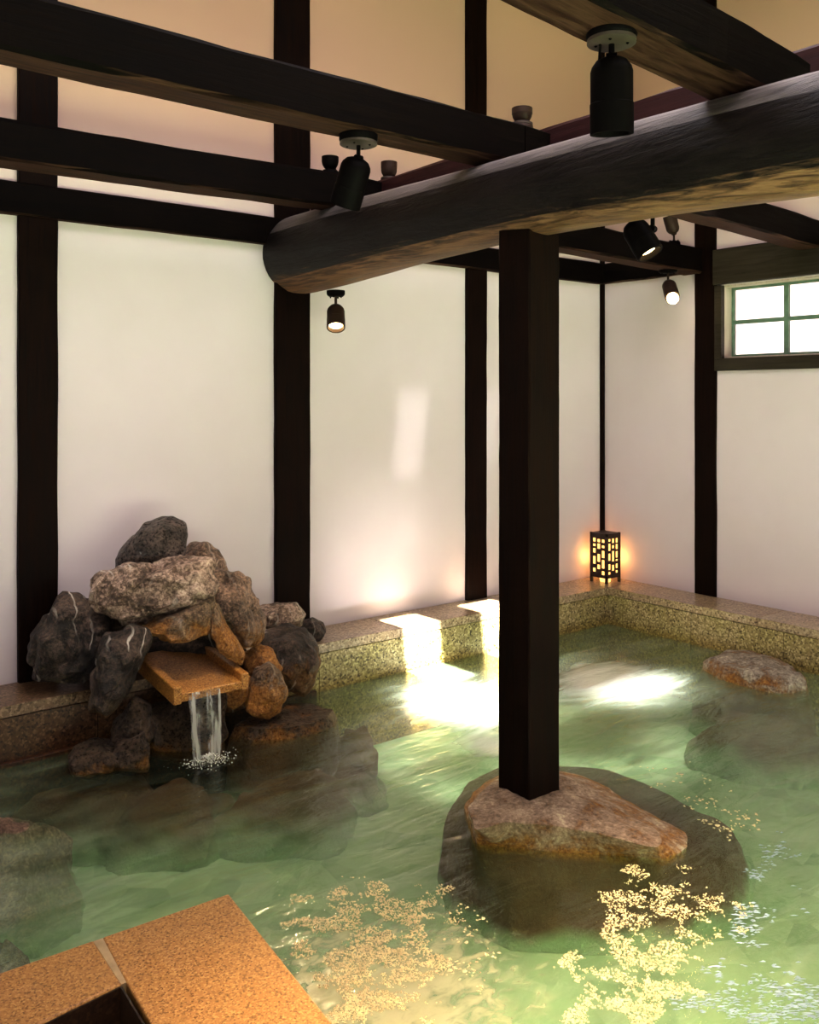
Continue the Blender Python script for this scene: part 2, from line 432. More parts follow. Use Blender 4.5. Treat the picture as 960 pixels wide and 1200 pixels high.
# window in the right wall
w1 = bpy.data.objects.new('window_1', None); COL.objects.link(w1); w1.location = (0, (WY0+WY1)/2, WZ0); tag(w1, kind='structure')
fr = MB()
fr.box((-.03, WY0 - .1, 2.12), (.02, -1.165, WZ0)); fr.box((-.03, WY1 - .012, WZ0), (.02, -1.165, WZ1)); fr.box((-.03, WY0 - .1, WZ0), (.02, WY0, WZ1))
fr.build('window_frame', M['wood_frame'], w1, bevel=.004)
rv = MB()
rv.box((.02, WY1 - .012, WZ0), (.15, WY1, WZ1)); rv.box((.02, WY0, WZ0), (.15, WY0 + .012, WZ1))
rv.box((.02, WY0, WZ0), (.15, WY1, WZ0 + .012)); rv.box((.02, WY0, WZ1 - .012), (.15, WY1, WZ1))
rv.build('window_reveal', M['wood_pale'], w1)
sa = MB(); xa, xb = .118, .146
y1 = WY1 - .012; y0 = WY0 + .012
pw = (y1 - y0) / 4
for k in range(5):
    yc = y0 + pw * k; hw = .019 if 0 < k < 4 else .022
    sa.box((xa, max(y0, yc - hw), WZ0 + .012), (xb, min(y1, yc + hw), WZ1 - .012))
for zc, hh in ((WZ0 + .022, .010), ((WZ0 + WZ1) / 2, .016), (WZ1 - .022, .010)):
    sa.box((xa + .001, y0, zc - hh), (xb - .001, y1, zc + hh))
sa.build('window_sash', M['sash'], w1)
MB().box((.130, y0 + .01, WZ0 + .02), (.134, y1 - .01, WZ1 - .02)).build('window_pane', M['glass'], w1)

# ------------------------------------------------------------------ granite ledges along the walls
def ledge(name, label, runs, cat='ledge'):
    pass
LD, LZ, SLAB = .38, .31, .062
la = thing('granite_ledge', (-4, -.19, -.45), 'long speckled granite ledge along the back wall, behind the rock fountain', 'ledge')
cap = MB()
xs = [-9.2, -7.6, -6.0, -4.95, -3.05, -2.42, -1.85, -.9]
xs = [-9.2, -7.0, -5.6, -4.1, -3.9, -2.6, -1.3, 0]
capd = MB()
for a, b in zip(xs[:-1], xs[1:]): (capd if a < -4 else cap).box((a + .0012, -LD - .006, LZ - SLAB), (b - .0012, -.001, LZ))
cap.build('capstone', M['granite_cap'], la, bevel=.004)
tag(capd.build('capstone', M['granite_capdk'], la, bevel=.004), 'capstone left of the fountain, its shade painted brown')
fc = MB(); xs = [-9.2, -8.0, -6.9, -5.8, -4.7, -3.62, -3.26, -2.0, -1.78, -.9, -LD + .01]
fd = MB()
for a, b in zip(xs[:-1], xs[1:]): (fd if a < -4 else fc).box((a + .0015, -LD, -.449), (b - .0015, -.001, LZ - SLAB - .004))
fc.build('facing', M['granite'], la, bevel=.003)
tag(fd.build('facing', M['granite_dk'], la, bevel=.003), 'wet granite facing left of the fountain, its shade painted dark brown')
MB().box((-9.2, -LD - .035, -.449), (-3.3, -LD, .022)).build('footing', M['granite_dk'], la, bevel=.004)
lb = thing('granite_ledge', (-.19, -3, -.45), 'speckled granite ledge along the right wall under the window', 'ledge')
cap = MB(); ys = [-LD - .004, -1.75, -3.3, -5.0, -7.0, -8.9]
for a, b in zip(ys[1:], ys[:-1]): cap.box((-LD - .006, a + .0012, LZ - SLAB), (-.001, b - .0012, LZ - .0005))
cap.build('capstone', M['granite_cap'], lb, bevel=.004)
fc = MB(); ys = [-LD - .002, -1.19, -1.95, -3.2, -4.6, -6.0, -7.5, -8.9]
for a, b in zip(ys[1:], ys[:-1]): fc.box((-LD, a + .0015, -.449), (-.001, b - .0015, LZ - SLAB - .004))
fc.build('facing', M['granite'], lb, bevel=.003)

# ------------------------------------------------------------------ front curb (two slabs round a sunken floor)
G0, GI = Vector((-5.527, -2.708)), Vector((-5.548, -2.952))
O0 = Vector((-5.111, -2.724)); OR_ = Vector((-5.189, -3.444)); IR = Vector((-5.56, -3.151)); OL = Vector((-5.797, -2.699)); IL = Vector((-5.776, -2.98))
def ext(a, b, L): return a + (b - a).normalized() * L
g = .014
gd = (O0 - G0).normalized()
sl1 = [G0 + gd * g, O0, ext(O0, OR_, 3.4), ext(GI, IR, 3.2) , GI + gd * .012]
sl2 = [ext(G0, OL, 3.0), G0 - gd * g, GI - gd * .002, ext(GI, IL, 3.0)]
c1 = thing('granite_curb', (O0.x, O0.y, -.45), 'orange speckled granite curb slab with the sharp corner jutting into the pool', 'curb')
MB().prism(sl1, LZ - .07, LZ).build('capstone', M['granite_curb'], c1, bevel=.005)
MB().prism(sl1, -.449, LZ - .072).build('facing', M['granite_curb'], c1)
gp = [G0 - gd * g, G0 + gd * g, GI + gd * .012, GI - gd * .002]
MB().prism(gp, -.449, LZ - .003).build('grout_joint', M['grout'], c1)
c2 = thing('granite_curb', (-6.5, -2.8, -.45), 'granite curb slab at the left foot of the picture, left of the pale grout joint', 'curb')
MB().prism(sl2, LZ - .07, LZ).build('capstone', M['granite_curb'], c2, bevel=.005)
MB().prism(sl2, -.449, LZ - .072).build('facing', M['granite_curb'], c2)
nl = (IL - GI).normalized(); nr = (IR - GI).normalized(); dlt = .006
MB().prism([GI + nl * .004 + nr * .001, ext(GI, IL, 3.0) + nr * .001, ext(GI, IL, 3.0) + nr * dlt, GI + nl * .004 + nr * dlt], .0, LZ - .006).build('inner_shade', M['pit_shade'], c2)  # thin dark sheets carrying the pit's shade over the inner faces
MB().prism([GI + nr * .004 + nl * .001, ext(GI, IR, 3.2) + nl * .001, ext(GI, IR, 3.2) + nl * dlt, GI + nr * .004 + nl * dlt], .0, LZ - .006).build('inner_shade', M['pit_shade'], c1)
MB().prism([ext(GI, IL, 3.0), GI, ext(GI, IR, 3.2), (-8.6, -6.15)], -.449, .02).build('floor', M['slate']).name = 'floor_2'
struct(bpy.data.objects['floor_2'])

# ------------------------------------------------------------------ rocks
def polar(poly, c, n):
    """radius of a star-shaped 2D outline about c in n directions"""
    out = []
    pts = [(p[0] - c[0], p[1] - c[1]) for p in poly]
    for k in range(n):
        t = 2 * math.pi * k / n; dx, dy = math.cos(t), math.sin(t); best = 0
        for (ax, ay), (bx, by) in zip(pts, pts[1:] + pts[:1]):
            ex, ey = bx - ax, by - ay
            den = dx * ey - dy * ex
            if abs(den) < 1e-9: continue
            s_ = (ax * ey - ay * ex) / den; u = (ax * dy - ay * dx) / den
            if s_ > 0 and -1e-6 <= u <= 1 + 1e-6: best = max(best, s_)
        out.append(best)
    return out

def icos(sub):
    import bmesh
    bm = bmesh.new(); bmesh.ops.create_icosphere(bm, subdivisions=sub, radius=1)
    vs = [v.co.copy() for v in bm.verts]; fs = [tuple(v.index for v in f.verts) for f in bm.faces]
    bm.free(); return vs, fs
ICO = {k: icos(k) for k in (4, 5, 6)}

def boulder(name, label, poly, t, depth, m, seed, rough=.022, facets=12, sub=5, square=.5, tilt=0, group=None, clampy=None):
    """a boulder whose face towards the pool has the outline poly; t metres out, depth = half thickness"""
    rnd = random.Random(seed)
    cx = sum(p[0] for p in poly) / len(poly); cy = sum(p[1] for p in poly) / len(poly)
    sc = t / FPX
    pl = [((p[0] - cx) * sc, -(p[1] - cy) * sc) for p in poly]
    N = 180; rad = polar(pl, (0, 0), N)
    sm = [(rad[k-1] + 2*rad[k] + rad[(k+1) % N]) / 4 for k in range(N)]
    C0 = at_t(cx, cy, t); mean = sum(rad) / N
    planes = []
    for _ in range(facets):
        v = Vector((rnd.uniform(-1, 1), rnd.uniform(-.7, 1), -rnd.uniform(.45, 1))).normalized()
        planes.append((v, rnd.uniform(.58, .86)))
    vs, fs = ICO[sub]; out = []
    off = Vector((seed * 7.3, seed * 1.7, seed * 3.9))
    for v in vs:
        x, y, w = v.x, v.y, v.z         # x right, y up, w away from the viewer
        q = Vector((x, y, w))
        for n_, d_ in planes:           # split faces
            k = q.dot(n_) - d_
            if k > 0: q = q - n_ * k
        x, y, w = q
        rho = math.hypot(v.x, v.y); a = math.atan2(v.y, v.x)
        f = (a / (2 * math.pi)) % 1 * N; i = int(f) % N; fr_ = f - int(f)
        Rr = sm[i] * (1 - fr_) + sm[(i + 1) % N] * fr_
        s_ = rho ** square if rho > 0 else 0
        s_ *= .55 + .45 * (math.hypot(x, y) / rho if rho > 1e-6 else 1)
        sx, sy = math.cos(a) * Rr * s_, math.sin(a) * Rr * s_
        dz = w * depth
        p = C0 + RGT * sx + UP * sy + FWD * (dz - tilt * sy)
        nn = off + p * (2.4 / max(mean * 4, .25))
        r1 = noise.ridged_multi_fractal(nn, 1.0, 2.1, 4, 1.0, 2.0) if False else noise.fractal(nn, 1.0, 2.1, 4)
        r2 = noise.noise(p * 16 + off); r3 = 1 - abs(noise.noise(p * 7 + off * .3)) * 2
        amp = rough * (1.8 * r1 + .8 * r2 + 1.1 * r3 + .35 * noise.noise(p * 40 + off))
        vd = noise.voronoi(p * (2.6 / max(mean * 2, .16)) + off)[0]
        amp += rough * 2.0 * (min(vd[1] - vd[0], .45) - .28)
        dirv = (RGT * v.x * .45 + UP * v.y * .45 + FWD * v.z).normalized()
        p = p + dirv * amp * min(1, mean / .12)
        if p.y > -.004: p.y = -.004
        out.append(p)
    mb = MB(); mb.add(out, fs)
    o = mb.build(name, M[m], smooth=True, angle=28)
    return tag(o, label, 'rock', group)

def rockmound(name, label, rings, m, seed, rough=.012, group=None, top=None, n=160, center=None):
    """loft of plan outlines [(z, [(x,y)...])] from the bottom up, closed by a top point"""
    rr = []
    for z, poly in rings:
        rad = polar([(p[0], p[1]) for p in poly], center, n)
        rad = [(rad[k-1] + 2*rad[k] + rad[(k+1) % n]) / 4 for k in range(n)]
        rr.append((z, rad))
    dense = []
    for k in range(len(rr) - 1):
        steps = 8
        for s_ in range(steps):
            u = s_ / steps
            dense.append((rr[k], rr[k+1], u))
    dense.append((rr[-1], rr[-1], 0))
    P = []
    def zof(z, k): return z(k) if callable(z) else z
    for A, B, u in dense:
        ring = []
        for k in range(n):
            a = 2 * math.pi * k / n
            r = A[1][k] * (1 - u) + B[1][k] * u
            z = zof(A[0], a) * (1 - u) + zof(B[0], a) * u
            ring.append(Vector((center[0] + math.cos(a) * r, center[1] + math.sin(a) * r, z)))
        P.append(ring)
    last = P[-1]
    for s_ in (.85, .7, .55, .4, .25, .1):
        ring = []
        for k in range(n):
            z = last[k].z * s_ + top * (1 - s_) if top is not None else last[k].z
            ring.append(Vector((center[0] + (last[k].x - center[0]) * s_, center[1] + (last[k].y - center[1]) * s_, z)))
        P.append(ring)
    off = Vector((seed * 5.1, seed * 2.3, seed))
    for i, ring in enumerate(P):
        for k, p in enumerate(ring):
            out = Vector((p.x - center[0], p.y - center[1], .12)).normalized()
            if i > len(P) - 7: out = UP * .8
            r1 = noise.fractal(p * 5 + off, 1.0, 2.1, 4); r3 = 1 - abs(noise.noise(p * 9 + off)) * 2
            ring[k] = p + out * rough * (1.3 * r1 + .6 * r3 + .5 * noise.noise(p * 24 + off))
    mb = MB().rings(P)
    o = mb.build(name, M[m], smooth=True, angle=32)
    return tag(o, label, 'rock', group)

def ellrock(name, label, c, rx, ry, rz, m, seed, rough=.05, rot=0, group=None):
    vs, fs = ICO[5]; rnd = random.Random(seed); off = Vector((seed * 3.3, seed, seed * 2.1))
    planes = [(Vector((rnd.uniform(-1, 1), rnd.uniform(-1, 1), rnd.uniform(-.2, 1))).normalized(), rnd.uniform(.7, .9)) for _ in range(8)]
    out = []; cr, sr = math.cos(rot), math.sin(rot)
    for v in vs:
        q = v.copy()
        for n_, d_ in planes:
            k = q.dot(n_) - d_
            if k > 0: q = q - n_ * k * .9
        x, y = q.x * rx, q.y * ry
        p = Vector((c[0] + x * cr - y * sr, c[1] + x * sr + y * cr, c[2] + q.z * rz))
        p = p + v * rough * (1.2 * noise.fractal(p * 4 + off, 1, 2.1, 4) + .4 * noise.noise(p * 14 + off))
        out.append(p)
    o = MB().add(out, fs).build(name, M[m], smooth=True, angle=32)
    return tag(o, label, 'rock', group)

FG = 'boulders of the rock fountain'
ROCKS = [
 # name, label, outline, distance, half depth, material, seed, kwargs
 ('boulder', 'smooth dark boulder perched on the very top of the rock fountain',
  [(132,668),(133,655),(140,645),(152,628),(168,613),(185,608),(200,607),(214,615),(216,630),(214,652),(195,657),(175,662),(160,670),(143,674)], 5.27, .17, 'r_top', 11, dict(rough=.008)),
 ('boulder', 'small rounded rock behind the top boulder, on its right',
  [(213,645),(222,638),(240,638),(254,647),(262,662),(266,675),(250,678),(228,674),(213,665)], 5.52, .13, 'r_brown', 12, dict(rough=.010)),
 ('boulder', 'large pale craggy slab in the upper middle of the rock fountain',
  [(107,705),(110,690),(115,683),(128,674),(145,672),(160,666),(180,659),(215,654),(245,663),(252,690),(250,705),(232,712),(205,720),(180,724),(160,727),(140,726),(122,718)], 5.10, .22, 'r_pale', 13, dict(rough=.026, sub=6)),
 ('boulder', 'orange edged lintel rock bridging the dark hollow above the spout',
  [(150,736),(172,725),(205,716),(246,700),(252,712),(247,745),(225,751),(195,749),(170,744)], 5.05, .17, 'r_orange', 14, dict(rough=.014)),
 ('boulder', 'tall leaning rock with a golden face, right of the pale slab',
  [(245,678),(258,672),(280,674),(292,685),(300,705),(309,735),(306,752),(295,758),(285,756),(270,735),(256,708)], 5.32, .16, 'r_brown', 15, dict(rough=.020)),
 ('boulder', 'narrow orange sliver of rock leaning right of the lintel rock',
  [(245,714),(252,704),(263,730),(276,750),(286,770),(283,779),(270,773),(255,757),(246,745)], 5.10, .09, 'r_orange', 16, dict(rough=.012)),
 ('boulder', 'big dark boulder with a white vein, leftmost on the ledge',
  [(37,775),(36,757),(45,735),(60,715),(70,700),(85,696),(108,702),(122,722),(122,760),(114,785),(100,795),(75,799),(44,794)], 5.00, .19, 'r_dark', 17, dict(rough=.020)),
 ('boulder', 'dark wedge shaped rock left of the water spout',
  [(112,765),(125,745),(150,737),(168,741),(172,754),(162,780),(152,805),(142,822),(127,838),(112,828),(105,795)], 4.80, .16, 'r_dark', 18, dict(rough=.016)),
 ('boulder', 'big round dark boulder at the right side of the rock fountain',
  [(300,755),(312,738),(335,732),(358,738),(371,757),(373,780),(369,802),(358,817),(345,813),(325,800),(303,785)], 5.58, .20, 'r_dark', 19, dict(rough=.014)),
 ('boulder', 'flat grey stone lying on the round dark boulder',
  [(301,713),(325,709),(345,710),(358,722),(353,737),(325,738),(303,735)], 5.80, .14, 'r_pale', 20, dict(rough=.012)),
 ('boulder', 'small rounded stone at the right end of the rock fountain on the ledge',
  [(350,730),(365,724),(378,731),(382,742),(374,753),(358,750)], 6.02, .10, 'r_dark', 21, dict(rough=.007)),
 ('boulder', 'dark block under the water spout standing in the pool',
  [(168,830),(200,822),(240,818),(264,812),(266,866),(262,890),(200,892),(170,880)], 5.04, .13, 'r_low', 22, dict(rough=.012, square=.5)),
 ('boulder', 'brown rock under the left corner of the spout',
  [(126,868),(136,842),(155,818),(174,828),(178,864),(165,885),(135,885)], 4.86, .12, 'r_low', 23, dict(rough=.012)),
 ('boulder', 'low flat orange stone at the waterline, left foot of the fountain',
  [(75,888),(85,876),(110,870),(130,876),(150,890),(140,906),(90,906)], 4.72, .12, 'r_low', 24, dict(rough=.010)),
 ('boulder', 'low angular stone at the waterline beside the flat orange stone',
  [(120,888),(140,869),(168,858),(174,880),(170,902),(135,904)], 4.76, .10, 'r_low', 25, dict(rough=.010)),
 ('boulder', 'upright orange rock right of the water spout',
  [(288,805),(298,782),(315,777),(328,788),(334,812),(328,834),(305,840),(289,830)], 5.22, .12, 'r_orange_low', 26, dict(rough=.012)),
 ('boulder', 'small orange rock tucked under the right corner of the spout',
  [(263,802),(284,785),(294,795),(287,822),(274,832),(262,824)], 5.14, .08, 'r_orange', 27, dict(rough=.009)),
 ('boulder', 'dark recessed rock in the hollow behind the spout',
  [(165,742),(205,735),(250,735),(290,760),(310,800),(290,830),(210,835),(165,800),(150,770)], 5.42, .12, 'r_dark', 28, dict(rough=.012)),
 ('boulder', 'dark rock wedged behind the pale slab beside the big left boulder',
  [(98,715),(130,705),(170,712),(180,740),(165,775),(120,790),(98,760)], 5.26, .10, 'r_dark', 30, dict(rough=.012)),
 ('boulder', 'rough stone wedged between the round dark boulder and the spout',
  [(283,765),(300,755),(318,765),(330,785),(322,800),(300,800),(286,785)], 5.38, .10, 'r_brown', 29, dict(rough=.012)),
]
for nm, lb_, poly, t, dp, mt, sd, kw in ROCKS:
    boulder(nm, lb_, poly, t, dp, mt, sd, group=FG, **kw)

P2 = lambda px, py, z=0.0: tuple(at_z(px, py, z)[:2])
# flat two-tone stone at the right foot of the fountain
front = [P2(*p) for p in ((268,862),(300,868),(340,866),(370,860),(392,850),(397,840))]
back = [P2(*p, .07) for p in ((390,828),(365,820),(335,818),(300,832),(272,846))]
ctr = (-3.82, -.78)
o = rockmound('boulder', 'flat orange rimmed stone at the waterline, right foot of the fountain',
    [(-.3, [(ctr[0]+(x-ctr[0])*1.1, ctr[1]+(y-ctr[1])*1.1) for x, y in front+back]), (-.01, front+back),
     (.055, [(ctr[0]+(x-ctr[0])*.9, ctr[1]+(y-ctr[1])*.9) for x, y in front+back])], 'r_low', 31, .012, FG, .06, center=ctr)

# half-sunk boulder by the right ledge
front = [P2(*p) for p in ((822,784),(845,796),(870,804),(905,812),(932,813),(946,804))]
back = [P2(*p, .09) for p in ((944,794),(930,777),(905,766),(880,759),(850,758),(830,767))]
poly = front + back; ctr = (sum(p[0] for p in poly)/len(poly), sum(p[1] for p in poly)/len(poly))
sc_ = lambda pl, k: [(ctr[0]+(x-ctr[0])*k, ctr[1]+(y-ctr[1])*k) for x, y in pl]
rockmound('boulder', 'grey flat boulder half sunk in the water against the right ledge',
    [(-.5, sc_(poly, 1.25)), (-.2, sc_(poly, 1.15)), (0, poly), (.05, sc_(poly, .97)), (.085, sc_(poly, .86))], 'r_edge', 33, .012, None, .115, center=ctr)

# boulder that carries the timber post
PC = Vector((-3.49, -2.48))
skirt = [P2(*p, -.44) for p in ((514,1030),(520,975),(545,938),(600,912),(720,922),(800,957),(875,1000),(886,1040),(862,1085),(800,1112),(720,1118),(600,1112),(530,1078))]
wl = [P2(*p) for p in ((549,965),(558,988),(600,993),(644,997),(722,1003),(775,1005),(800,1002),(804,990),(803,979),(765,957),(722,933),(690,914),(660,906),(625,903),(585,911),(560,926),(547,945))]
te = [P2(*p, .12) for p in ((548,948),(557,976),(591,964),(644,968),(700,975),(735,982),(765,990),(775,985),(770,968),(755,957),(720,938),(690,920),(660,913),(625,910),(585,917),(562,930))]
def zedge(a):   # the tip on the right dips towards the water
    d = math.cos(a - math.atan2(-.62, .42)); return .125 - .035 * max(0, d) ** 3
PC2 = (PC.x + .06, PC.y - .03)
rockmound('boulder', 'flat topped tan boulder in the pool carrying the square timber post',
    [(-.449, skirt), (-.30, [(PC.x + (x - PC.x)*.93, PC.y + (y - PC.y)*.93) for x, y in skirt]), (-.03, [((a[0]), (a[1])) for a in wl]), (.008, wl), (zedge, te)], 'r_post', 35, .011, None, .145, center=PC2)

# boulders under the surface
def sub(px, py, z, rx, ry, rz, seed, label, rot=0, m='r_sub'):
    c = at_z(px, py, z)
    ellrock('boulder', label, (c.x, c.y, z - rz * .95), rx, ry, rz, m, seed, .05, rot)
sub(10, 962, -.015, .36, .40, .4, 41, 'large brown boulder under the water at the left edge below the ledge', 0, 'r_sub_pale')
sub(0, 1090, -.015, .17, .24, .35, 42, 'dark boulder under the water left of the curb slabs', 0, 'r_sub_pale')
sub(415, 848, -.03, .12, .16, .25, 43, 'small dark rock just under the water right of the fountain')
sub(330, 905, -.10, .42, .30, .35, 44, 'broad dark rock under the water in front of the fountain', -.3)
sub(200, 925, -.14, .40, .26, .35, 45, 'dark rock under the water below the falling stream', -.2)
sub(60, 925, -.16, .34, .30, .3, 47, 'dark rock under the water below the left ledge', .2)
sub(115, 915, -.10, .50, .22, .3, 49, 'dark rock under the water along the foot of the left ledge', -.5)
sub(408, 890, -.2, .26, .22, .25, 48, 'dark rock under the water right of the broad dark rock', .1)
sub(895, 842, -.12, .45, .28, .3, 46, 'dark rock under the water in front of the half sunk boulder', -.9)

# ------------------------------------------------------------------ spout tray and falling water
tr = thing('water_spout', (-4.27, -.6, .30), 'orange granite tray spout the water pours from', 'spout')
XL0, XR0, YF, YB_ = -4.49, -4.055, -.90, -.30
def tz(y): return .365 + (YF - y) * -.13          # top rises to the back
def slant(mb, x0, x1, y0, y1, dz0, dz1):
    return mb.add([(x0,y0,tz(y0)+dz0),(x1,y0,tz(y0)+dz0),(x1,y1,tz(y1)+dz0),(x0,y1,tz(y1)+dz0),
                   (x0,y0,tz(y0)+dz1),(x1,y0,tz(y0)+dz1),(x1,y1,tz(y1)+dz1),(x0,y1,tz(y1)+dz1)],
                  [(3,2,1,0),(4,5,6,7),(0,1,5,4),(1,2,6,5),(2,3,7,6),(3,0,4,7)])
slant(MB(), XL0, XR0, YF, YB_, -.055, -.012).build('tray_bed', M['granite_tray'], tr, bevel=.006)
slant(MB(), XL0 - .001, XL0 + .045, YF - .004, YB_, -.062, .030).build('tray_lip', M['granite_tray'], tr, bevel=.006)
slant(MB(), XR0 - .045, XR0 + .001, YF - .004, YB_, -.062, .030).build('tray_lip', M['granite_tray'], tr, bevel=.006)

fall = thing('waterfall', (-4.3, -.93, 0), 'thin sheet of water falling from the spout into the pool', 'water')
mb = MB(); nx, nz = 26, 22; vs = []; fs = []
for j in range(nz + 1):
    u = j / nz; z = .35 - .36 * u; y = -.902 - .05 * u ** .5
    for i in range(nx + 1):
        s_ = i / nx; x = -4.415 + .185 * s_ * (1 - .10 * u) + .009 * u
        vs.append((x, y + .007 * noise.noise(Vector((x * 55, z * 3, 1))), z))
for j in range(nz):
    for i in range(nx):
        a = j * (nx + 1) + i; fs.append((a, a + 1, a + nx + 2, a + nx + 1))
mb.add(vs, fs).build('water_sheet', M['stream'], fall, smooth=True, angle=180)
mb = MB()
rnd = random.Random(5)
vs4, fs4 = icos(1)
for k in range(420):
    a = rnd.uniform(0, 6.28); r = abs(rnd.gauss(0, .065)); s_ = rnd.uniform(.001, .0045)
    c = Vector((-4.325 + math.cos(a) * r * 1.2, -.975 + math.sin(a) * r * .8, max(0, .045 - r * .45) * rnd.random()))
    mb.add([c + v * s_ for v in vs4], fs4)
tag(mb.build('splash_foam', M['foam'], fall, smooth=True), kind='stuff')

# ------------------------------------------------------------------ pool water
wv = MB(); wv.add([(-9.2, -9, 0), (-LD, -9, 0), (-LD, -LD, 0), (-9.2, -LD, 0)], [(0, 1, 2, 3)])
o = wv.build('pool_water', M['water'], base=(0, 0, 0)); tag(o, 'milky green hot spring water filling the whole pool', 'water', kind='stuff')

# ------------------------------------------------------------------ lamp and window glints on the water, modelled as floating flecks
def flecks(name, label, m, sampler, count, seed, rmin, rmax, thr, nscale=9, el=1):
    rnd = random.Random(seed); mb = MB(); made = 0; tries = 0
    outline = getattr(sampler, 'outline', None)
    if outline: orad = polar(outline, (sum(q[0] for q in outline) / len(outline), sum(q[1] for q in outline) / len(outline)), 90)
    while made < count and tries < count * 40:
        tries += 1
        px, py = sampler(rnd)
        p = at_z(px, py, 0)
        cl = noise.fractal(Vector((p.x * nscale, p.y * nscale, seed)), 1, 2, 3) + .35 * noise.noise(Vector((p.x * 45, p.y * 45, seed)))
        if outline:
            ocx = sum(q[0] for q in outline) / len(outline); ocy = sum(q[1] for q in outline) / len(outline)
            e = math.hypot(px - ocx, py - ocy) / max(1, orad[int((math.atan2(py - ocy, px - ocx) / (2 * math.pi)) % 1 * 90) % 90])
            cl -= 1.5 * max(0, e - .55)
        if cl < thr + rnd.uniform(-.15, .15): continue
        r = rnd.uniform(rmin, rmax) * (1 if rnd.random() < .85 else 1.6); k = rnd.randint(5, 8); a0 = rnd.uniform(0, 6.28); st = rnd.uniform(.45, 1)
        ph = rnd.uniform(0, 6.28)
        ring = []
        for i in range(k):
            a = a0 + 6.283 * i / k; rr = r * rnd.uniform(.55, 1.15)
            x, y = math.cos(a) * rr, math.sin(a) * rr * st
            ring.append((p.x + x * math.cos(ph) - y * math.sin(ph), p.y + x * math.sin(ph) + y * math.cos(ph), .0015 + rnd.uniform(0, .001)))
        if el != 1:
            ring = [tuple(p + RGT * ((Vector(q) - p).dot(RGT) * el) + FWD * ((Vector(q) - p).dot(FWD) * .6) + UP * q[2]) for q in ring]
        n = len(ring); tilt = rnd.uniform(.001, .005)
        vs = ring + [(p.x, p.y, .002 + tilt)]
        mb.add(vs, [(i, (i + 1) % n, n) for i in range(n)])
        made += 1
    o = mb.build(name, M[m]); return tag(o, label, 'foam', kind='stuff')  # lamp and window glints, grouped under foam
def tri(rnd, pts):
    return
def inpoly(x, y, poly):
    c = False
    for (ax, ay), (bx, by) in zip(poly, poly[1:] + poly[:1]):
        if (ay > y) != (by > y) and x < (bx - ax) * (y - ay) / (by - ay) + ax: c = not c
    return c
def psample(poly):
    cx_ = sum(q[0] for q in poly) / len(poly); cy_ = sum(q[1] for q in poly) / len(poly)
    poly = [(cx_ + (q[0] - cx_) * 1.18, cy_ + (q[1] - cy_) * 1.18) for q in poly]
    x0 = min(p[0] for p in poly); x1 = max(p[0] for p in poly); y0 = min(p[1] for p in poly); y1 = max(p[1] for p in poly)
    def f(rnd):
        while True:
            x, y = rnd.uniform(x0, x1), rnd.uniform(y0, y1)
            if inpoly(x, y, poly): return x, y
    f.outline = [(cx_ + (q[0] - cx_) * 1.0, cy_ + (q[1] - cy_) * 1.0) for q in poly]
    return f
flecks('glint_flecks', 'pale golden lamp glints shaped as flecks beside the corner of the curb', 'flake',
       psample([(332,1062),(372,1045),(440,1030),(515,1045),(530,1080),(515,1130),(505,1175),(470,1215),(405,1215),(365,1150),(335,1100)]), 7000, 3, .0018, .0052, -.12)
flecks('glint_flecks', 'golden lamp glints shaped as flecks over the sunken front of the post boulder', 'flake',
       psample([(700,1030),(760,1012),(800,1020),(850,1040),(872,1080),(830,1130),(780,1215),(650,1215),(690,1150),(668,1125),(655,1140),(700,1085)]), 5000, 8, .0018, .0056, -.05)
flecks('glint_flecks', 'scattered cream glints shaped as flecks right of the timber post', 'flake',
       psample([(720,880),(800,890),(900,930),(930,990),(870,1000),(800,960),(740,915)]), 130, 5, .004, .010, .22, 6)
flecks('glint_flecks', 'bluish white window glints shaped as streaks on the water in the lower right', 'glint_blue',
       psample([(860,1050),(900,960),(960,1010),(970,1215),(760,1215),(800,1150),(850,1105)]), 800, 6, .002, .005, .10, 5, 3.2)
flecks('glint_flecks', 'few golden glints shaped as specks between the curb corner and the post boulder', 'flake',
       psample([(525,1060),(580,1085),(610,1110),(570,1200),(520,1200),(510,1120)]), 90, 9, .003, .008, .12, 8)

# ------------------------------------------------------------------ free-standing post, log and ceiling beams
PB = at_t(620.5, 941, 4.0)
post_c = (PB.x + .098, PB.y + .098)
pst = timber(MB(), (post_c[0], post_c[1], .10), (post_c[0], post_c[1], 2.66), .196, .196, 40, .002, 21, .006)
tag(pst.build('timber_post', M['wood_z'], smooth=False), 'square dark brown timber post standing on the boulder in the pool', 'post')

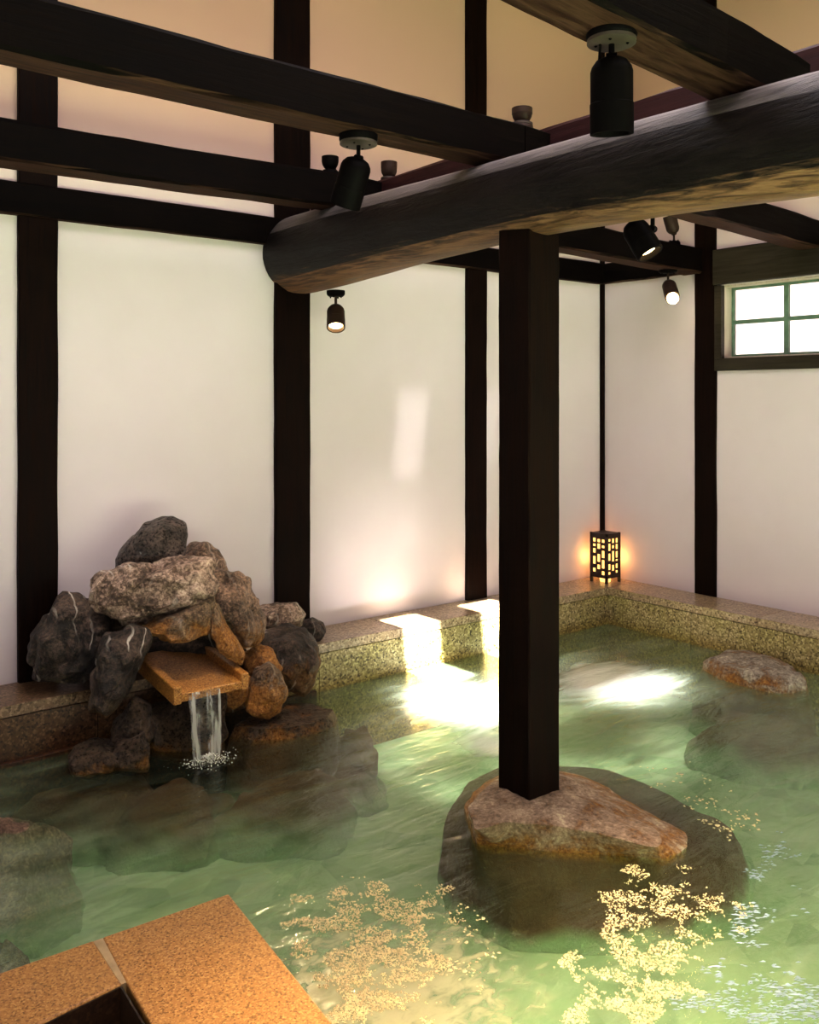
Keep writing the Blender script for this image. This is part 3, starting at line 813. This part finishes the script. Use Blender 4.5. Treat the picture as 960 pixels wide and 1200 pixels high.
path = [(-.002, -3.205, 2.872, .268), (-.35, -3.225, 2.868, .262), (-.9, -3.285, 2.866, .240), (-1.7, -3.39, 2.842, .208), (-2.48, -3.49, 2.820, .190), (-3.3, -3.585, 2.778, .190), (-3.95, -3.665, 2.735, .192), (-5.2, -3.82, 2.66, .20), (-6.4, -3.97, 2.56, .205)]
def lp(y):
    for A, B in zip(path[:-1], path[1:]):
        if B[0] <= y <= A[0]:
            u = (y - A[0]) / (B[0] - A[0]); return [A[i] * (1 - u) + B[i] * u for i in range(4)]
rr = []; NS = 90; NA = 40
for k in range(NS + 1):
    y = path[0][0] + (path[-1][0] - path[0][0]) * k / NS
    ys_ = [max(path[-1][0], min(path[0][0], y + d)) for d in (-.3, -.15, 0, .15, .3)]
    q = [lp(v) for v in ys_]; _, x, z, r = [sum(c[i] for c in q) / 5 for i in range(4)]
    ring = []
    for i in range(NA):
        a = 2 * math.pi * i / NA
        fac = r / max(abs(math.cos(a * 4)) * 0 + 1, 1)
        # adzed: many long shallow flats
        seg = 2 * math.pi / 11; b = (a + .15) % seg - seg / 2
        fl = math.cos(seg / 2) / math.cos(b)
        rad = r * (.55 + .45 * fl / math.cos(seg / 4) )
        rad *= 1 + .022 * noise.fractal(Vector((math.cos(a) * 1.5, y * .8, math.sin(a) * 1.5)), 1, 2, 3) + .010 * noise.noise(Vector((math.cos(a) * 4, y * 5, math.sin(a) * 4)))
        if k <= 1: rad *= (.955, .99)[k]
        ring.append(Vector((x + math.cos(a) * rad, y, z + math.sin(a) * rad)))
    rr.append(ring)
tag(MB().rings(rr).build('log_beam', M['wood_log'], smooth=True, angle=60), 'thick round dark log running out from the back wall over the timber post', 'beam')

def beam(label, pts, w, h, m, seed):
    mb = MB()
    if len(pts) == 2:
        timber(mb, pts[0], pts[1], w, h, 60, .005, seed)
    else:
        timber(mb, pts[0], pts[1], w, h, 40, .005, seed); timber(mb, pts[1], pts[2], w, h, 24, .005, seed)
    return tag(mb.build('ceiling_beam', M[m]), label, 'beam')
beam('dark squared cross beam nearest the back wall, just above the wall plate at left', [(-9.5, -.385, 3.05), (-3.3, -.742, 3.05), (-.01, -.95, 2.915)], .19, .20, 'wood_x', 31)
beam('black cross beam in the upper left with a spotlight under it, resting on the log', [(-9.5, -2.175, 3.03), (-3.3, -2.175, 3.03), (-.01, -1.96, 2.99)], .175, .20, 'wood_x', 32)
beam('broad black beam at the top right with a cylinder spotlight, ending above the log', [(-9.5, -3.63, 3.36), (-3.37, -3.63, 2.915)], .20, .185, 'wood_x', 33)
beam('maroon squared beam lying parallel to and just beyond the log', [(-3.03, -.03, 3.09), (-3.03, -6.3, 3.09)], .15, .165, 'wood_red', 34)

# ------------------------------------------------------------------ spotlights
def spotlight(label, base, up, stem, aim, hl=.19, hr=.058, lit=False, mat='black', base_r=.075, ring=False, cable=False, power=0, off=None, bulge=0, group=None, bmat='black', cone=70):
    """up=+1 stands on top of a timber, -1 hangs under it"""
    base = Vector(base); u = UP * up; aim = Vector(aim).normalized()
    t = thing('spotlight', base, label, 'spotlight', group)
    b = MB().lathe(base, u, [(0, base_r), (.022, base_r), (.030, base_r * .94), (.038, base_r * .80), (.040, base_r * .3)])
    for k in range(4):
        a = k * math.pi / 2 + .6
        c = base + Vector((math.cos(a), math.sin(a), 0)) * base_r * .62 + u * .036
        b.lathe(c, u, [(0, .005), (.010, .005), (.013, .002)], 8)
    b.build('mount', M[bmat], t, smooth=True)
    if ring:
        MB().lathe(base + u * .031, u, [(0, base_r * .97), (.010, base_r * .97), (.014, base_r * .86)], 28).build('mount_ring', M['ring'], t, smooth=True)
    j = base + u * stem
    st = MB().lathe(base + u * .03, u, [(0, .009), (stem - .03, .009)], 12)
    side = aim.cross(UP); side = side.normalized() if side.length > .1 else RGT.copy()
    st.lathe(j - side * .016, side, [(0, .015), (.032, .015)], 14)
    if cable:
        st.tube([base + RGT * -.035 + u * .03, base + RGT * -.034 + u * (stem * .6), base + RGT * -.04 + u * (stem + .06)], .004, 8)
    st.build('stem', M[mat], t, smooth=True)
    back = j - aim * .004 + (off if off is not None else Vector((0, 0, 0)))
    prof = [(0, .012), (.004, hr * .45), (.012, hr * .72), (.030, hr * .93), (.045, hr), (hl * .60, hr), (hl * .61, hr * 1.03), (hl, hr * 1.03), (hl, hr * .88), (hl - .03, hr * .82)]
    hd = MB().lathe(back, aim, prof, 32, True, False).build('lamp_head', M[mat], t, smooth=True, angle=35)
    if bulge:
        MB().lathe(back + aim * (hl - .05), aim, [(0, .02), (.03, .030), (.055, bulge), (.085, bulge * .95), (.105, bulge * .6), (.112, .003)], 24).build('bulb', M['lit'], t, smooth=True)
    else: MB().lathe(back + aim * (hl - .030), aim, [(0, hr * .80), (.006, hr * .78), (.014, hr * .45), (.017, .002)], 24).build('bulb', M['lit'] if lit else M['dim'], t, smooth=True)
    if power:
        ld = bpy.data.lights.new('spotlight_beam', 'SPOT'); ld.energy = power; ld.color = (1, .74, .42); ld.spot_size = R(cone); ld.spot_blend = .6; ld.shadow_soft_size = .04
        lo = bpy.data.objects.new('spotlight_beam', ld); COL.objects.link(lo); lo.parent = t
        lo.location = back + aim * (hl + .02) - base; lo.rotation_euler = aim.to_track_quat('-Z', 'Y').to_euler()
    return t
A = lambda r, f, z: RGT * r + FWD * f + UP * z
spotlight('black spotlight tilted under the upper left cross beam', (-4.215, -2.175, 3.03), -1, .10, A(-.30, .32, -.9), .215, .066, mat='black', base_r=.083, ring=True)
spotlight('large black cylinder spotlight hanging straight down at top right', (-4.315, -3.625, 3.0), -1, .085, A(.03, .12, -1), .225, .063, base_r=.075, ring=True, cable=True)
spotlight('small lit spotlight under the far left end of the log', (-3.145, -.40, 2.605), -1, .105, A(.05, -.55, -.85), .175, .058, lit=True, mat='bronze', base_r=.06, power=60)
p4 = at_t(765, 240, 3.82)
a4 = A(.42, -.30, -.85)
spotlight('black spotlight with glowing lens tilted under the right part of the log', p4, -1, .10, a4, .165, .056, lit=True, base_r=.05, power=70, off=a4.normalized() * -.055 - RGT * .062 - UP * .02)
p5 = at_t(790, 288, 7.35)
spotlight('small spotlight standing up on the far cross beam near the right wall', (p5.x, p5.y, 3.125), 1, .10, A(-.28, -.1, .95), .15, .052, mat='bronze', base_r=.05, power=25)
p6 = at_t(783, 318, 7.35)
spotlight('lit bronze spotlight glowing under the far cross beam near the right wall', (p6.x, p6.y, 2.945), -1, .11, A(.04, -.6, -.8), .165, .056, lit=True, mat='bronze', base_r=.075, power=70, bulge=.045)
def onbeam(px, y):
    d = sight(px, HORIZON); t = (y - CAM.y) / d.y; return CAM + d * t
for px, y, z, ln, mt, lab, rg in ((387, -.72, 3.25, .05, 'black', 'small black lamp head poking up above the far cross beam, left of the tilted spotlight', False),
                          (456, -.78, 3.25, .07, 'ring', 'small silver ringed lamp head standing on the far cross beam just above the log', True),
                          (612, -2.16, 3.23, .045, 'bronze', 'small maroon lamp head standing on the black cross beam where it meets the log', True)):
    q = onbeam(px, y)
    spotlight(lab, (q.x, q.y, z), 1, .045, (0, 0, 1), ln + .03, .050, mat=mt if mt != 'ring' else 'bronze', base_r=.055, ring=rg, bmat='bronze' if rg else 'black', power=30)

# ------------------------------------------------------------------ corner lantern
LCx, LCy, LW, LH = -.205, -.205, .185, .43
ln = thing('lantern', (LCx, LCy, LZ), 'small wooden lattice lantern glowing orange in the ledge corner', 'lantern')
h2 = LW / 2; fw = .020
fm = MB()
for sx in (-1, 1):
    for sy in (-1, 1):
        fm.box((LCx + sx*h2 - (fw if sx > 0 else 0), LCy + sy*h2 - (fw if sy > 0 else 0), LZ + .0005), (LCx + sx*h2 + (fw if sx < 0 else 0), LCy + sy*h2 + (fw if sy < 0 else 0), LZ + LH))
fm.box((LCx - h2, LCy - h2, LZ + LH - .03), (LCx + h2, LCy + h2, LZ + LH - .004))
fm.box((LCx - h2, LCy - h2, LZ + .045), (LCx + h2, LCy + h2, LZ + .062))
fm.build('frame', M['lantern'], ln)
# irregular lattice: three columns with staggered openings
cols = [[(.03,.07),(.10,.21),(.25,.36),(.41,.50),(.53,.57)], [(.03,.10),(.13,.18),(.22,.38),(.43,.52)], [(.03,.10),(.12,.20),(.23,.33),(.35,.38),(.42,.49),(.52,.56)]]
cols2 = [[(.04,.09),(.13,.17),(.21,.32),(.35,.48),(.52,.58)], [(.04,.09),(.11,.19),(.27,.39),(.43,.50)], [(.03,.09),(.12,.16),(.19,.26),(.31,.43),(.49,.55)]]
def lattice(axis, sign, cc):
    mb = MB(); z1 = LZ + LH - .03; zs = .60
    wcol = (LW - 2 * fw) / 3
    for ci, col in enumerate(cc):
        a = -h2 + fw + wcol * ci; b = a + wcol
        ivs = [(a, a + .007), (b - .007, b)]
        def put(u0, u1, z0, z1_):
            t0, t1 = sign * h2 - sign * .012, sign * h2 - sign * .002
            t0, t1 = min(t0, t1), max(t0, t1)
            if axis == 'x': mb.box((LCx + t0, LCy + u0, z0), (LCx + t1, LCy + u1, z1_))
            else: mb.box((LCx + u0, LCy + t0, z0), (LCx + u1, LCy + t1, z1_))
        for u0, u1 in ivs: put(u0, u1, LZ + .06, z1)
        tot = z1 - (LZ + .06); prev = 0.0
        for lo_, hi_ in col:
            put(a + .007, b - .007, z1 - lo_ / zs * tot, z1 - prev / zs * tot); prev = hi_
        put(a + .007, b - .007, LZ + .06, z1 - prev / zs * tot)
    return mb
lattice('y', -1, cols).build('lattice_panel', M['lantern'], ln)
lattice('x', -1, cols2).build('lattice_panel', M['lantern'], ln)
lattice('y', 1, cols2).build('lattice_panel', M['lantern'], ln)
lattice('x', 1, cols).build('lattice_panel', M['lantern'], ln)
i2 = h2 - .016
MB().prism([(LCx - i2, LCy - i2), (LCx + i2, LCy - i2), (LCx + i2, LCy + i2), (LCx - i2, LCy + i2)], LZ + .063, LZ + LH - .032).build('paper_shade', M['paper'], ln)
MB().lathe((LCx, LCy, LZ + .001), UP, [(0, .045), (.03, .05), (.04, .03)], 20).build('lamp_holder', M['paper'], ln, smooth=True)
pl = bpy.data.lights.new('lantern_glow', 'POINT'); pl.energy = 1.9; pl.color = (1, .45, .12); pl.shadow_soft_size = .03
for dx, dy in ((.105, -.02), (-.02, .105)):
    lo = bpy.data.objects.new('lantern_glow', pl); COL.objects.link(lo); lo.parent = ln; lo.location = (dx * 1.1, dy * 1.1, .2)

# ------------------------------------------------------------------ light
W = bpy.data.worlds.new('sky'); S.world = W; W.use_nodes = True
bg = W.node_tree.nodes['Background']; bg.inputs['Color'].default_value = (1, .93, .94, 1); bg.inputs['Strength'].default_value = .82
def lamp(kind, name, loc, direction, energy, color=(1, 1, 1), **kw):
    d = bpy.data.lights.new(name, kind); d.energy = energy; d.color = color
    for k, v in kw.items(): setattr(d, k, v)
    o = bpy.data.objects.new(name, d); COL.objects.link(o); o.location = loc
    o.rotation_euler = Vector(direction).to_track_quat('-Z', 'Y').to_euler(); return o
lamp('SUN', 'sun', (0, 0, 8), (SX, SY, -1), 130, (1, .95, .86), angle=R(.6))
# sun glitter thrown off the water onto the back wall (low-spread lamps lying at the water)
dv = Vector((.18, .88, .95)).normalized()
for xa_, e in ((-2.49, .5), (-1.74, .35)):
    lo = lamp('AREA', 'water_glint', (xa_, -1.25, .03), dv, e, (1, .98, .95), shape='RECTANGLE', size=.28, size_y=.80, spread=R(4))
    lo.rotation_euler.rotate_axis('Z', R(-10))
lamp('SPOT', 'low_glint', (-2.9, -1.35, .04), Vector((-2.50, 0, .66)) - Vector((-2.9, -1.35, .04)), 60, (1, .97, .94), spot_size=R(52), spot_blend=1, shadow_soft_size=.05)
# added spots standing in for sun scattered in the cloudy water
for tx, ty, e in ((-2.62, -1.16, 7000), (-1.60, -1.42, 5500)):
    lamp('SPOT', 'sun_scatter_fill', (tx - .3, ty - 1.2, 5.1), (.3, 1.2, -5.1), e, (1, .96, .92), spot_size=R(16), spot_blend=1, shadow_soft_size=.1)
lamp('AREA', 'overhead_fill', (-3.9, -3.6, 5.1), (0, 0, -1), 250, (1, .91, .97), shape='RECTANGLE', size=3.5, size_y=4.0)  # added overhead fill for the tops of log and beams
lamp('SPOT', 'fill_spot', (-4.75, -1.65, 4.95), Vector((-4.25, -.5, .6)) - Vector((-4.75, -1.65, 4.95)), 420, (1, .90, .80), spot_size=R(24), spot_blend=.8, shadow_soft_size=.05)  # added fill lighting the fountain rocks from above
# added warm fill spots over the front of the pool, out of frame
lamp('SPOT', 'fill_spot', (-5.6, -3.8, 3.6), Vector((-4.85, -2.95, 0)) - Vector((-5.6, -3.8, 3.6)), 2300, (1, .80, .52), spot_size=R(30), spot_blend=1, shadow_soft_size=.1)
lamp('SPOT', 'fill_spot', (-4.6, -4.4, 3.6), Vector((-3.80, -3.45, 0)) - Vector((-4.6, -4.4, 3.6)), 1250, (1, .80, .54), spot_size=R(24), spot_blend=1, shadow_soft_size=.1)

# ------------------------------------------------------------------ camera
cd = bpy.data.cameras.new('camera'); cam = bpy.data.objects.new('camera', cd); COL.objects.link(cam)
cam.location = CAM; cam.rotation_euler = (R(90), 0, -YAW)
cd.sensor_fit = 'HORIZONTAL'; cd.sensor_width = 36; cd.lens = FPX / 960 * 36
cd.shift_y = -(600 - HORIZON) / 960
cd.clip_start = .05
S.camera = cam
S.view_settings.view_transform = 'Standard'
S.view_settings.look = 'None'
S.view_settings.exposure = -.30
S.view_settings.gamma = .86
